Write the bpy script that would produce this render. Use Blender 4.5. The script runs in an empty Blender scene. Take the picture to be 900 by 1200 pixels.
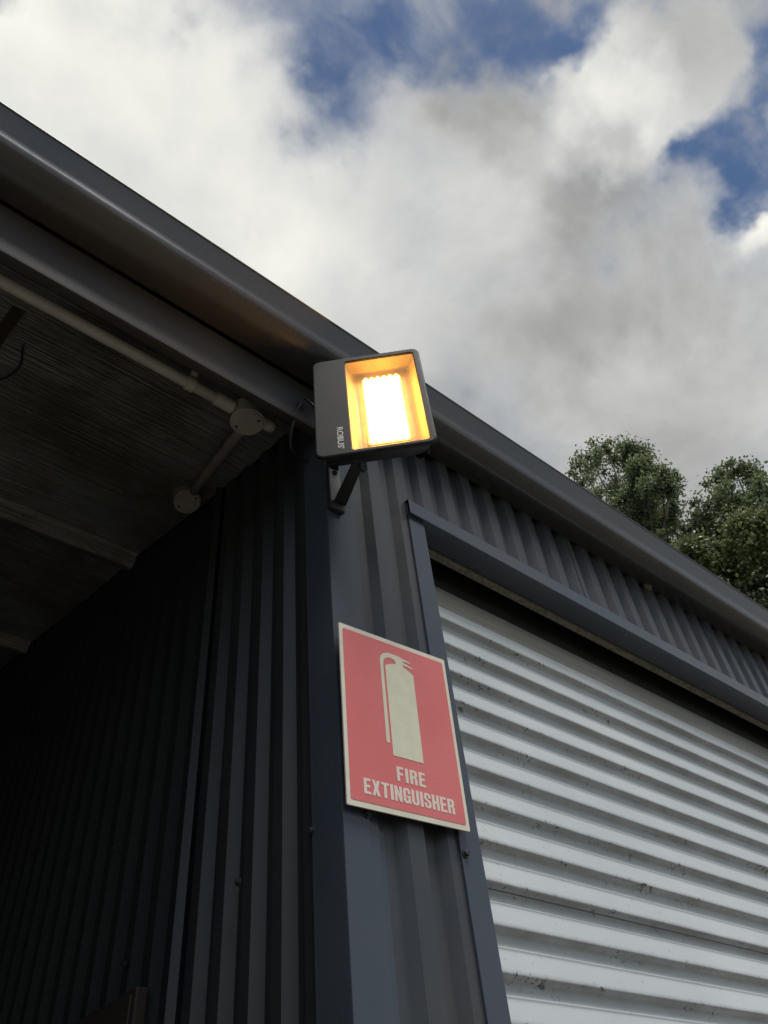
import bpy, bmesh, math, random
from mathutils import Vector, Matrix, Euler
random.seed(7)
R = math.radians
scene = bpy.context.scene
COL = scene.collection

# ------------------------------------------------------------------ camera
# Working units: 1 u = 0.75 m, origin at the camera, x along the shed front, y into the shed, z up.
U = 0.75
EYE = 1.5
def P(x, y, z):
    return Vector((U * x, U * y, U * z + EYE))

CAMROT = Matrix(((0.76592155, -0.40756565, -0.49724684),
                 (-0.63687721, -0.58686477, -0.49997716),
                 (-0.08804313, 0.69962846, -0.70906165)))
cam_data = bpy.data.cameras.new('camera')
cam_data.sensor_fit = 'HORIZONTAL'
cam_data.sensor_width = 36.0
cam_data.lens = 36.08
cam_data.clip_start = 0.02
cam_data.clip_end = 2000
cam = bpy.data.objects.new('camera', cam_data)
COL.objects.link(cam)
cam.matrix_world = Matrix.Translation(P(0, 0, 0)) @ CAMROT.to_4x4()
scene.camera = cam

def px_dir(px, py):
    return (CAMROT @ Vector((px - 450.0, 600.0 - py, -902.0))).normalized()

# ------------------------------------------------------------------ view
scene.view_settings.view_transform = 'Standard'
scene.view_settings.look = 'None'
scene.view_settings.exposure = 0.68
scene.view_settings.gamma = 1.0
scene.view_settings.use_curve_mapping = False
scene.render.engine = 'CYCLES'
scene.cycles.max_bounces = 8
scene.cycles.diffuse_bounces = 5
scene.cycles.transparent_max_bounces = 16
scene.cycles.sample_clamp_indirect = 6.0

# ------------------------------------------------------------------ sun and sky
SUN_DIR = Vector((-0.04, -0.42, 0.905)).normalized()
SUN_EL = math.asin(SUN_DIR.z)
SUN_AZ = math.atan2(SUN_DIR.x, SUN_DIR.y)
sun_data = bpy.data.lights.new('sun', 'SUN')
sun_data.energy = 1.7
sun_data.angle = R(24)
sun_data.color = (1.0, 0.97, 0.92)
sun = bpy.data.objects.new('sun', sun_data)
COL.objects.link(sun)
sun.location = (0, 0, 30)
sun.rotation_euler = SUN_DIR.to_track_quat('Z', 'Y').to_euler()

world = bpy.data.worlds.new('World')
scene.world = world
world.use_nodes = True
wn = world.node_tree
for n in list(wn.nodes):
    wn.nodes.remove(n)

class NT:
    """small node-tree writer"""
    def __init__(self, tree):
        self.t = tree
    def new(self, kind, **kw):
        n = self.t.nodes.new(kind)
        for k, v in kw.items():
            setattr(n, k, v)
        return n
    def put(self, sock, v):
        if isinstance(v, bpy.types.NodeSocket):
            self.t.links.new(v, sock)
        elif v is not None:
            sock.default_value = v
    def math(self, op, a, b=None, c=None, clamp=False):
        n = self.new('ShaderNodeMath', operation=op, use_clamp=clamp)
        self.put(n.inputs[0], a)
        if b is not None: self.put(n.inputs[1], b)
        if c is not None: self.put(n.inputs[2], c)
        return n.outputs[0]
    def vec(self, op, a, b=None, s=None):
        n = self.new('ShaderNodeVectorMath', operation=op)
        self.put(n.inputs[0], a)
        if b is not None: self.put(n.inputs[1], b)
        if s is not None: self.put(n.inputs['Scale'], s)
        return n.outputs['Value'] if op in ('DOT_PRODUCT', 'LENGTH', 'DISTANCE') else n.outputs['Vector']
    def noise(self, vec, scale, detail=5, rough=0.55, dist=0.0, out='Fac'):
        n = self.new('ShaderNodeTexNoise')
        self.put(n.inputs['Vector'], vec)
        n.inputs['Scale'].default_value = scale
        n.inputs['Detail'].default_value = detail
        n.inputs['Roughness'].default_value = rough
        n.inputs['Distortion'].default_value = dist
        return n.outputs[out]
    def mapr(self, v, a, b, c=0.0, d=1.0, smooth=True):
        n = self.new('ShaderNodeMapRange')
        n.interpolation_type = 'SMOOTHSTEP' if smooth else 'LINEAR'
        self.put(n.inputs[0], v)
        n.inputs[1].default_value = a; n.inputs[2].default_value = b
        n.inputs[3].default_value = c; n.inputs[4].default_value = d
        return n.outputs[0]
    def mix(self, f, a, b):
        n = self.new('ShaderNodeMix', data_type='RGBA')
        self.put(n.inputs[0], f)
        self.put(n.inputs[6], a if isinstance(a, bpy.types.NodeSocket) else (*a, 1)[:4])
        self.put(n.inputs[7], b if isinstance(b, bpy.types.NodeSocket) else (*b, 1)[:4])
        return n.outputs[2]

w = NT(wn)
tc = w.new('ShaderNodeTexCoord')
d0 = w.vec('NORMALIZE', tc.outputs['Generated'])
sky = w.new('ShaderNodeTexSky', sky_type='NISHITA')
sky.sun_disc = False
sky.sun_elevation = SUN_EL
sky.sun_rotation = SUN_AZ
sky.altitude = 100
sky.air_density = 1.0
sky.dust_density = 0.6
sky.ozone_density = 2.0
# the cloud layer: directions projected onto a plane overhead
sep = w.new('ShaderNodeSeparateXYZ'); w.put(sep.inputs[0], d0)
den = w.math('ADD', w.math('MAXIMUM', sep.outputs['Z'], 0.0), 0.22)
inv = w.math('DIVIDE', 1.0, den)
cp = w.vec('SCALE', d0, s=inv)
warp = w.vec('SCALE', w.vec('SUBTRACT', w.noise(d0, 3.0, 6, 0.6, out='Color'), (0.5, 0.5, 0.5)), s=0.20)
warp2 = w.vec('SCALE', w.vec('SUBTRACT', w.noise(d0, 9.0, 4, 0.50, out='Color'), (0.5, 0.5, 0.5)), s=0.16)
dw = w.vec('ADD', w.vec('ADD', d0, warp), warp2)
n_big = w.noise(cp, 2.6, 9, 0.56, 0.3)
n_fine = w.noise(cp, 6.0, 7, 0.54, 0.7)
n_shade = w.noise(w.vec('ADD', cp, (3.1, 1.7, 0.4)), 3.4, 8, 0.58, 0.4)
def blob(px, py, rpx, wgt):
    c = px_dir(px, py)
    dist = w.vec('DISTANCE', dw, tuple(c))
    return w.math('MULTIPLY', w.mapr(dist, 0.0, rpx / 950.0, 1.0, 0.0), wgt)
cover = w.math('ADD', w.math('MULTIPLY', n_big, 0.66), w.math('MULTIPLY', n_fine, 0.34))
cover = w.math('ADD', cover, 0.05)
# the blue reflections in the shed front say that the sky opposite it is mostly clear
sepd = w.new('ShaderNodeSeparateXYZ'); w.put(sepd.inputs[0], d0)
cover = w.math('SUBTRACT', cover, w.math('MULTIPLY', w.math('MULTIPLY', w.mapr(sepd.outputs['Y'], 0.10, -0.45, 0.0, 0.10), w.mapr(sep.outputs['Z'], 0.08, 0.40)), w.mapr(sepd.outputs['X'], 0.45, 0.0)))
for b in ((330, 20, 110, -0.17), (450, 25, 90, -0.31), (520, 65, 90, -0.34), (620, 80, 75, -0.36), (680, 75, 55, -0.31), (400, 120, 100, -0.22), (370, 80, 60, -0.14),
          (905, 40, 60, -0.43), (890, 130, 45, -0.26), (885, 180, 50, -0.36), (825, 165, 60, -0.29), (848, 245, 50, -0.38), (790, 190, 45, -0.21), (740, 305, 55, -0.17), (770, 260, 40, -0.10),
          (20, -5, 50, -0.29), (230, -10, 50, -0.12), (800, -20, 60, -0.2),
          (100, 130, 260, 0.22), (600, 340, 290, 0.20), (730, 130, 85, 0.34), (800, 70, 75, 0.30), (890, 255, 45, 0.36), (640, 0, 70, 0.30),
          (330, 300, 240, 0.16), (800, 430, 240, 0.25), (560, 180, 90, 0.16)):
    cover = w.math('ADD', cover, blob(*b))
dens = w.mapr(cover, 0.24, 0.72)
# thin torn veils drifting across the breaks
veil_n = w.noise(w.vec('ADD', w.vec('MULTIPLY', cp, (1.0, 1.35, 1.0)), (7.3, 2.9, 1.1)), 4.6, 8, 0.56, 0.25)
dens = w.math('MAXIMUM', dens, w.mapr(veil_n, 0.42, 0.70, 0.0, 0.72))
# brighter towards the hidden sun and at thin edges, grey where thick
glow = w.math('POWER', w.math('MAXIMUM', w.vec('DOT_PRODUCT', d0, tuple(SUN_DIR)), 0.0), 7.0)
glow2 = w.math('POWER', w.math('MAXIMUM', w.vec('DOT_PRODUCT', d0, tuple(px_dir(-60, 60))), 0.0), 9.0)
thick = w.mapr(cover, 0.50, 0.86, 1.0, 0.0)
lum = w.math('MULTIPLY', w.mapr(n_shade, 0.28, 0.74, 0.74, 1.20), w.math('ADD', 0.28, w.math('MULTIPLY', thick, 0.10)))
lum = w.math('ADD', lum, w.math('MULTIPLY', glow2, 0.22))
for b in ((715, 135, 95, 0.30), (810, 90, 100, 0.14), (890, 250, 70, 0.32), (250, 170, 200, 0.06), (60, 60, 160, 0.14), (330, 290, 150, 0.13), (460, 360, 130, 0.08), (580, 250, 130, 0.10), (850, 470, 130, 0.12), (720, 480, 110, 0.12),
          (560, 150, 120, -0.14), (690, 235, 90, -0.12), (720, 320, 110, -0.06), (360, 80, 130, -0.12), (630, 20, 90, -0.12), (640, 430, 150, -0.06)):
    lum = w.math('ADD', lum, blob(*b))
tint = w.mix(w.mapr(lum, 0.35, 0.85), (0.98, 0.99, 0.97), (1.0, 0.975, 0.85))
cloud = w.vec('SCALE', tint, s=w.math('MULTIPLY', lum, 9.4))
hs = w.new('ShaderNodeHueSaturation'); hs.inputs['Saturation'].default_value = 1.12; hs.inputs['Value'].default_value = 0.52
w.put(hs.inputs['Color'], sky.outputs[0])
mixc = w.mix(dens, hs.outputs[0], cloud)
bg = w.new('ShaderNodeBackground'); w.put(bg.inputs[0], mixc); bg.inputs[1].default_value = 0.1
wo = w.new('ShaderNodeOutputWorld'); w.put(wo.inputs[0], bg.outputs[0])

# ------------------------------------------------------------------ materials
def material(name):
    m = bpy.data.materials.new(name); m.use_nodes = True
    for n in list(m.node_tree.nodes): m.node_tree.nodes.remove(n)
    nt = NT(m.node_tree)
    out = nt.new('ShaderNodeOutputMaterial')
    bs = nt.new('ShaderNodeBsdfPrincipled')
    nt.put(out.inputs[0], bs.outputs[0])
    return m, nt, bs, out

def surface(name, col, col2=None, rough=0.5, scale=6.0, spec=0.5, metal=0.0, bump=0.0, bump_scale=40.0, rough_var=0.08, stretch=None, coat=0.0, speck=None):
    m, nt, bs, out = material(name)
    geo = nt.new('ShaderNodeNewGeometry')
    pos = geo.outputs['Position']
    if stretch:
        pos = nt.vec('MULTIPLY', pos, stretch)
    a = nt.noise(pos, scale, 7, 0.62)
    f = nt.mapr(a, 0.32, 0.70)
    c = nt.mix(f, col, col2 if col2 else tuple(v * 0.8 for v in col))
    if speck:
        sp = nt.mapr(nt.noise(geo.outputs['Position'], speck[0], 3, 0.6), speck[1], speck[1] + 0.05)
        c = nt.mix(nt.math('MULTIPLY', sp, speck[3]), c, speck[2])
    nt.put(bs.inputs['Base Color'], c)
    nt.put(bs.inputs['Roughness'], nt.mapr(a, 0.25, 0.75, rough - rough_var, rough + rough_var, False))
    bs.inputs['Specular IOR Level'].default_value = spec
    bs.inputs['Metallic'].default_value = metal
    bs.inputs['Coat Weight'].default_value = coat
    if bump:
        bn = nt.new('ShaderNodeBump'); bn.inputs['Strength'].default_value = bump; bn.inputs['Distance'].default_value = 0.004
        nt.put(bn.inputs['Height'], nt.noise(pos, bump_scale, 5, 0.6))
        nt.put(bs.inputs['Normal'], bn.outputs[0])
    return m

M = {}
M['steel'] = surface('dark_blue_painted_steel', (0.038, 0.043, 0.052), (0.050, 0.052, 0.056), 0.34, 5.0, 0.55, 0, 0.12, 9.0, speck=(160, 0.70, (0.16, 0.15, 0.13), 0.5))
M['flash'] = surface('dark_blue_flashing', (0.042, 0.055, 0.076), (0.052, 0.064, 0.080), 0.27, 4.0, 0.6, 0, 0.10, 5.0, speck=(120, 0.72, (0.2, 0.19, 0.17), 0.5))
M['gutter'] = surface('gutter_painted_steel', (0.037, 0.039, 0.043), (0.056, 0.051, 0.046), 0.27, 3.0, 0.8, 0, 0.05, 60.0, coat=0.15, speck=(90, 0.62, (0.12, 0.10, 0.075), 0.35))
M['beam'] = surface('painted_beam', (0.032, 0.029, 0.026), (0.046, 0.040, 0.034), 0.5, 4.0, 0.5, 0, 0.08, 30)
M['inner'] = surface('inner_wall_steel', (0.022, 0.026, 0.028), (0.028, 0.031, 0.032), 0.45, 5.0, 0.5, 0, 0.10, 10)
M['inner_shaded'] = surface('shaded_inner_sheet', (0.014, 0.018, 0.019), (0.020, 0.023, 0.023), 0.65, 5.0, 0.25, 0, 0.10, 10)  # the deep bay's darkness put into the colour of sheets past the lap
M['pvc'] = surface('grey_pvc', (0.72, 0.67, 0.58), (0.64, 0.59, 0.51), 0.42, 20, 0.5)
M['pvc_shaded'] = surface('shaded_conduit', (0.30, 0.26, 0.21), (0.22, 0.19, 0.16), 0.55, 20, 0.4)  # pvc with the bay's shade put into its colour, for the second run
M['pvc_dark'] = surface('dusty_pvc_lid', (0.42, 0.39, 0.34), (0.50, 0.46, 0.40), 0.5, 40, 0.4)
M['screw'] = surface('dark_screw', (0.05, 0.055, 0.06), None, 0.4, 60, 0.5, 0.4)
M['black'] = surface('black_powder_coat', (0.022, 0.022, 0.023), (0.032, 0.031, 0.030), 0.42, 30, 0.5, 0, 0.2, 700)
M['bezel'] = surface('dark_grey_lamp_face', (0.026, 0.024, 0.022), (0.034, 0.031, 0.028), 0.5, 12, 0.25, 0, 0.1, 900)
M['rubber'] = surface('black_cable', (0.025, 0.024, 0.022), None, 0.35, 60, 0.5)
M['galv'] = surface('galvanised_plate', (0.34, 0.33, 0.30), (0.24, 0.23, 0.21), 0.45, 30, 0.5, 0.5, 0.1, 80)
M['silver_text'] = surface('pale_print', (0.72, 0.69, 0.62), None, 0.5, 30)
M['foil_strip'] = surface('dusty_brush_seal', (0.30, 0.275, 0.22), (0.15, 0.14, 0.115), 0.9, 90, 0.2, 0, 0.8, 180)
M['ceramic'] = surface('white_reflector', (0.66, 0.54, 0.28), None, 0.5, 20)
M['brown'] = surface('rusty_brown_metal', (0.036, 0.026, 0.021), (0.022, 0.019, 0.018), 0.6, 9, 0.4, 0, 0.2, 30)
M['mud'] = surface('pale_mud', (0.20, 0.18, 0.15), (0.12, 0.10, 0.08), 0.9, 120, 0.2, 0, 0.8, 200)
M['tape'] = surface('brown_tape', (0.06, 0.045, 0.025), (0.045, 0.033, 0.02), 0.5, 15)
M['roof'] = surface('roof_steel', (0.10, 0.11, 0.12), None, 0.4, 3)
M['concrete'] = surface('concrete', (0.20, 0.195, 0.18), (0.14, 0.135, 0.125), 0.9, 2.0, 0.3, 0, 0.4, 60)
M['gravel'] = surface('gravel_ground', (0.15, 0.14, 0.115), (0.09, 0.085, 0.07), 0.95, 1.3, 0.2, 0, 0.8, 35)
M['grass'] = surface('grass_ground', (0.075, 0.10, 0.035), (0.13, 0.12, 0.06), 0.95, 0.6, 0.2, 0, 0.8, 20)
M['bark'] = surface('tree_bark', (0.075, 0.06, 0.045), (0.045, 0.036, 0.03), 0.9, 12, 0.2, 0, 0.8, 60)
M['white_plate'] = surface('off_white_sign_plate', (0.80, 0.75, 0.62), (0.72, 0.67, 0.54), 0.45, 30, 0.4, speck=(220, 0.68, (0.35, 0.30, 0.24), 0.6))
M['print_white'] = surface('faded_white_print', (0.76, 0.73, 0.56), (0.70, 0.67, 0.52), 0.5, 40, 0.4)
M['print_text'] = surface('faded_text_print', (0.80, 0.66, 0.57), (0.84, 0.72, 0.62), 0.5, 300, 0.4)
M['red'] = surface('faded_red_print', (0.76, 0.195, 0.185), (0.72, 0.165, 0.16), 0.30, 7, 0.6, 0, 0.05, 300, speck=(330, 0.66, (0.28, 0.05, 0.05), 0.6))

def foil_material():
    m, nt, bs, out = material('crinkled_foil')
    geo = nt.new('ShaderNodeNewGeometry')
    pos = geo.outputs['Position']
    ridg = nt.noise(nt.vec('MULTIPLY', pos, (3.5, 130.0, 130.0)), 1.0, 3, 0.7, 0.2)
    blot = nt.noise(pos, 3.0, 5, 0.6)
    c = nt.mix(nt.mapr(blot, 0.35, 0.65), (0.33, 0.33, 0.315), (0.16, 0.145, 0.115))
    nt.put(bs.inputs['Base Color'], c)
    bs.inputs['Metallic'].default_value = 0.55
    nt.put(bs.inputs['Roughness'], nt.mapr(ridg, 0.3, 0.7, 0.50, 0.22))
    bn = nt.new('ShaderNodeBump'); bn.inputs['Strength'].default_value = 1.0; bn.inputs['Distance'].default_value = 0.008
    nt.put(bn.inputs['Height'], nt.math('ADD', ridg, nt.math('MULTIPLY', nt.noise(pos, 9.0, 3), 1.2)))
    nt.put(bs.inputs['Normal'], bn.outputs[0])
    return m
M['foil'] = foil_material()

def door_material():
    """pale grey-white baked enamel; brown grime and insect debris caught below each roll (object z)"""
    m, nt, bs, out = material('roller_door_enamel')
    geo = nt.new('ShaderNodeNewGeometry')
    tco = nt.new('ShaderNodeTexCoord')
    sp = nt.new('ShaderNodeSeparateXYZ'); nt.put(sp.inputs[0], tco.outputs['Object'])
    pos = geo.outputs['Position']
    z = sp.outputs['Z']
    groove = nt.math('MULTIPLY', nt.mapr(z, -0.0575, -0.043, 0.25, 1.0), nt.mapr(z, -0.040, -0.030, 1.0, 0.0))
    wide = nt.noise(pos, 2.2, 4, 0.6)
    film = nt.noise(nt.vec('MULTIPLY', pos, (9.0, 9.0, 30.0)), 1.0, 6, 0.7)
    c = nt.mix(nt.mapr(wide, 0.3, 0.7), (0.47, 0.51, 0.525), (0.54, 0.575, 0.58))
    c = nt.mix(nt.math('MULTIPLY', groove, nt.mapr(film, 0.30, 0.66, 0.06, 0.48)), c, (0.20, 0.185, 0.145))
    s1 = nt.mapr(nt.noise(pos, 80, 3, 0.6, 1.2), 0.60, 0.63)
    clump = nt.mapr(nt.noise(pos, 8.0, 4, 0.6), 0.46, 0.60)
    spk = nt.math('MULTIPLY', nt.math('MULTIPLY', s1, clump), groove)
    c = nt.mix(nt.math('MULTIPLY', spk, 0.9), c, (0.035, 0.028, 0.02))
    s2 = nt.mapr(nt.noise(pos, 210, 2, 0.5), 0.715, 0.735)
    c = nt.mix(nt.math('MULTIPLY', s2, 0.7), c, (0.05, 0.045, 0.035))
    nt.put(bs.inputs['Base Color'], c)
    nt.put(bs.inputs['Roughness'], nt.mapr(film, 0.3, 0.7, 0.28, 0.48))
    bs.inputs['Specular IOR Level'].default_value = 0.5
    bn = nt.new('ShaderNodeBump'); bn.inputs['Strength'].default_value = 0.10; bn.inputs['Distance'].default_value = 0.003
    nt.put(bn.inputs['Height'], nt.noise(nt.vec('MULTIPLY', pos, (1.2, 8, 14)), 1.0, 4))
    nt.put(bs.inputs['Normal'], bn.outputs[0])
    return m
M['door'] = door_material()
M['door_dusty_shaded'] = surface('dusty_shaded_door_enamel', (0.40, 0.385, 0.33), (0.30, 0.285, 0.235), 0.5, 8.0, 0.4, 0, 0.1, 20, stretch=(0.5, 3, 12), speck=(120, 0.66, (0.06, 0.05, 0.035), 0.8))  # dust, plus the header's shade darkened into the enamel colour

def emitter(name, col, strength):
    m, nt, bs, out = material(name)
    bs.inputs['Base Color'].default_value = (0.8, 0.7, 0.4, 1)
    bs.inputs['Emission Color'].default_value = (*col, 1)
    bs.inputs['Emission Strength'].default_value = strength
    return m
M['led'] = emitter('lit_led_strip', (1.0, 0.46, 0.095), 19.0)
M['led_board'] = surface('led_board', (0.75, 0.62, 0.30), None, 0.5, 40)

def glass_material():
    m, nt, bs, out = material('lamp_glass')
    nt.t.nodes.remove(bs)
    tr = nt.new('ShaderNodeBsdfTransparent'); tr.inputs[0].default_value = (0.96, 0.96, 0.95, 1)
    gl = nt.new('ShaderNodeBsdfGlossy'); gl.inputs['Roughness'].default_value = 0.05
    fr = nt.new('ShaderNodeLayerWeight'); fr.inputs[0].default_value = 0.12
    mx = nt.new('ShaderNodeMixShader'); nt.put(mx.inputs[0], nt.math('ADD', 0.02, nt.math('MULTIPLY', fr.outputs['Facing'], 0.12))); nt.put(mx.inputs[1], tr.outputs[0]); nt.put(mx.inputs[2], gl.outputs[0])
    nt.put(out.inputs[0], mx.outputs[0])
    return m
M['glass'] = glass_material()

def leaf_material(name, c1, c2):
    m, nt, bs, out = material(name)
    geo = nt.new('ShaderNodeNewGeometry')
    r = geo.outputs['Random Per Island']
    big = nt.noise(geo.outputs['Position'], 0.7, 3)
    c = nt.mix(nt.math('ADD', nt.math('MULTIPLY', r, 0.5), nt.mapr(big, 0.3, 0.7, 0.0, 0.5)), c1, c2)
    nt.put(bs.inputs['Base Color'], c)
    bs.inputs['Roughness'].default_value = 0.38
    trn = nt.new('ShaderNodeBsdfTranslucent'); nt.put(trn.inputs[0], nt.mix(0.6, c, (0.30, 0.37, 0.13)))
    mx = nt.new('ShaderNodeMixShader'); mx.inputs[0].default_value = 0.45
    bs.inputs['Specular IOR Level'].default_value = 0.7
    nt.put(mx.inputs[1], bs.outputs[0]); nt.put(mx.inputs[2], trn.outputs[0])
    nt.put(out.inputs[0], mx.outputs[0])
    return m
M['leaf_a'] = leaf_material('grey_green_leaves', (0.080, 0.108, 0.080), (0.145, 0.18, 0.135))
M['leaf_b'] = leaf_material('dark_green_leaves', (0.066, 0.096, 0.066), (0.125, 0.16, 0.108))
M['leaf_sunlit'] = leaf_material('sunlit_yellow_green_leaves', (0.085, 0.115, 0.042), (0.165, 0.185, 0.085))  # sunlight on the lower leaves put into a yellower leaf colour

# ------------------------------------------------------------------ object helpers
WL = {}                                          # world location of every thing / part
def thing(name, loc, label, cat, group=None):
    o = bpy.data.objects.new(name, None)
    o.empty_display_size = 0.1
    COL.objects.link(o)
    o.location = loc; WL[o] = Vector(loc)
    o['label'] = label; o['category'] = cat
    if group: o['group'] = group
    return o

def link(name, me, mat, parent=None, loc=None, smooth=False):
    """link a mesh whose vertices are in world space (or round `loc`) as one object"""
    o = bpy.data.objects.new(name, me)
    COL.objects.link(o)
    if mat and not me.materials: me.materials.append(mat)
    pl = WL[parent] if parent else Vector((0, 0, 0))
    if loc is None:
        base = pl if parent else Vector((0, 0, 0))
        if parent:
            me.transform(Matrix.Translation(-base))
        o.location = (0, 0, 0)
        WL[o] = base
    else:
        o.location = Vector(loc) - pl
        WL[o] = Vector(loc)
    if parent: o.parent = parent
    if smooth:
        for p in me.polygons: p.use_smooth = True
    return o

def mesh(name, verts, faces):
    me = bpy.data.meshes.new(name)
    me.from_pydata([tuple(v) for v in verts], [], faces)
    me.validate(); me.update()
    return me

def bm_mesh(name, bm):
    bmesh.ops.recalc_face_normals(bm, faces=bm.faces)
    me = bpy.data.meshes.new(name); bm.to_mesh(me); bm.free()
    return me

def box_bm(x0, x1, y0, y1, z0, z1, bev=0.0, seg=1, bm=None):
    own = bm is None
    b = bmesh.new()
    vs = [b.verts.new(P(x, y, z)) for x in (x0, x1) for y in (y0, y1) for z in (z0, z1)]
    for f in ((0, 1, 3, 2), (4, 6, 7, 5), (0, 4, 5, 1), (2, 3, 7, 6), (0, 2, 6, 4), (1, 5, 7, 3)):
        b.faces.new([vs[i] for i in f])
    if bev:
        bmesh.ops.bevel(b, geom=list(b.edges), offset=bev, segments=seg, affect='EDGES', profile=0.6)
    return b

def box(name, x0, x1, y0, y1, z0, z1, mat, parent=None, bev=0.0015, seg=2):
    return link(name, bm_mesh(name, box_bm(x0, x1, y0, y1, z0, z1, bev, seg)), mat, parent)

def thick_profile(pts, t):
    """closed outline of an open 2D polyline given thickness t (offset to its left)"""
    n = len(pts); nrm = []
    for i in range(n):
        a = pts[max(i - 1, 0)]; b = pts[min(i + 1, n - 1)]
        dx, dy = b[0] - a[0], b[1] - a[1]; L = math.hypot(dx, dy) or 1
        nrm.append((-dy / L, dx / L))
    return list(pts) + [(pts[i][0] + nrm[i][0] * t, pts[i][1] + nrm[i][1] * t) for i in reversed(range(n))]

def extrude(name, prof, a0, a1, axis, mat, parent=None, t=0.0, smooth=False, slices=1, wob=0.0):
    """sweep a profile in u: axis 'x' -> profile is (y,z); axis 'z' -> (x,y); axis 'y' -> (x,z)"""
    loop = thick_profile(prof, t) if t else prof
    n = len(loop); V = []; F = []
    for k in range(slices + 1):
        s = a0 + (a1 - a0) * k / slices
        for (p, q) in loop:
            V.append(P(s, p, q) if axis == 'x' else P(p, q, s) if axis == 'z' else P(p, s, q))
    for k in range(slices):
        for i in range(n if t else n - 1):
            j = (i + 1) % n
            F.append((k * n + i, k * n + j, (k + 1) * n + j, (k + 1) * n + i))
    me = mesh(name, V, F)
    bm = bmesh.new(); bm.from_mesh(me); bpy.data.meshes.remove(me)
    if t:
        m = len(prof)
        bm.verts.ensure_lookup_table()
        for base in (0, slices * n):
            for i in range(m - 1):
                try: bm.faces.new([bm.verts[base + v] for v in (i, i + 1, n - 2 - i, n - 1 - i)])
                except ValueError: pass
    me = bm_mesh(name, bm)
    o = link(name, me, mat, parent)
    if smooth:
        for p in me.polygons: p.use_smooth = True
        me.set_sharp_from_angle(angle=R(40))
    return o

def tube_bm(pts, r, seg=12, cap=True, bm=None):
    b = bm or bmesh.new()
    pts = [Vector(p) for p in pts]; rings = []
    up = Vector((0.13, 0.21, 0.97)).normalized()
    for i, p in enumerate(pts):
        d = (pts[min(i + 1, len(pts) - 1)] - pts[max(i - 1, 0)]).normalized()
        s = d.cross(up)
        if s.length < 1e-3: s = d.cross(Vector((1, 0, 0)))
        s.normalize(); q = d.cross(s)
        rr = r[i] if isinstance(r, (list, tuple)) else r
        rings.append([b.verts.new(p + s * math.cos(a) * rr + q * math.sin(a) * rr) for a in (2 * math.pi * k / seg for k in range(seg))])
    for a, c in zip(rings, rings[1:]):
        for k in range(seg):
            b.faces.new((a[k], a[(k + 1) % seg], c[(k + 1) % seg], c[k]))
    if cap:
        b.faces.new(rings[0]); b.faces.new(rings[-1])
    return b

def tube(name, pts, r, mat, parent=None, seg=14, cap=True):
    me = bm_mesh(name, tube_bm(pts, r, seg, cap))
    o = link(name, me, mat, parent)
    for p in me.polygons: p.use_smooth = len(p.vertices) == 4
    return o

def lathe_pts(center, axis, prof):
    """points / radii for tube() from a lathe profile [(along, radius)] in metres"""
    a = Vector(axis).normalized()
    return [Vector(center) + a * s for s, _ in prof], [max(r_, 1e-4) for _, r_ in prof]

def lathe(name, center, axis, prof, mat, parent=None, seg=24):
    pts, rr = lathe_pts(center, axis, prof)
    me = bm_mesh(name, _lathe_bm(pts, rr, Vector(axis).normalized(), seg))
    o = link(name, me, mat, parent)
    for p in me.polygons: p.use_smooth = True
    me.set_sharp_from_angle(angle=R(35))
    return o
def _lathe_bm(pts, rr, d, seg):
    b = bmesh.new()
    s = d.cross(Vector((0.1, 0.3, 0.95)) if abs(d.z) < 0.9 else Vector((1, 0, 0))).normalized(); q = d.cross(s)
    rings = [[b.verts.new(p + s * math.cos(a) * r_ + q * math.sin(a) * r_) for a in (2 * math.pi * k / seg for k in range(seg))] for p, r_ in zip(pts, rr)]
    for a, c in zip(rings, rings[1:]):
        for k in range(seg): b.faces.new((a[k], a[(k + 1) % seg], c[(k + 1) % seg], c[k]))
    b.faces.new(rings[0]); b.faces.new(rings[-1])
    return b

def structure(o):
    o['kind'] = 'structure'
    return o

# ------------------------------------------------------------------ ground
Z0 = -EYE / U                                     # ground level in u
def sheet(name, x0, x1, y0, y1, zoff, mat, nx=1, ny=1):
    V = []; F = []
    for j in range(ny + 1):
        for i in range(nx + 1):
            V.append((x0 + (x1 - x0) * i / nx, y0 + (y1 - y0) * j / ny, zoff))
    for j in range(ny):
        for i in range(nx):
            a = j * (nx + 1) + i
            F.append((a, a + 1, a + nx + 2, a + nx + 1))
    return structure(link(name, mesh(name, V, F), mat))
sheet('ground', -600, 600, -600, 600, -0.03, M['grass'])
sheet('gravel_yard', -30, 30, -24, 9.5, -0.015, M['gravel'])
sheet('floor_slab', -3.2, 4.9, 0.72, 8.4, 0.0, M['concrete'])

# ------------------------------------------------------------------ the shed
SHED = thing('shed', P(0.8, 1.0, Z0), 'dark blue ribbed steel shed with long gutter, open bay and pale roller door', 'shed')
XL, XR, YB, YR = -4.0, 6.3, 11.0, 6.0             # ends, back wall, ridge (u)
SL = 0.27                                         # roof slope
def ceil_z(y): return 1.475 + SL * (y if y <= YR else 2 * YR - y)

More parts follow.
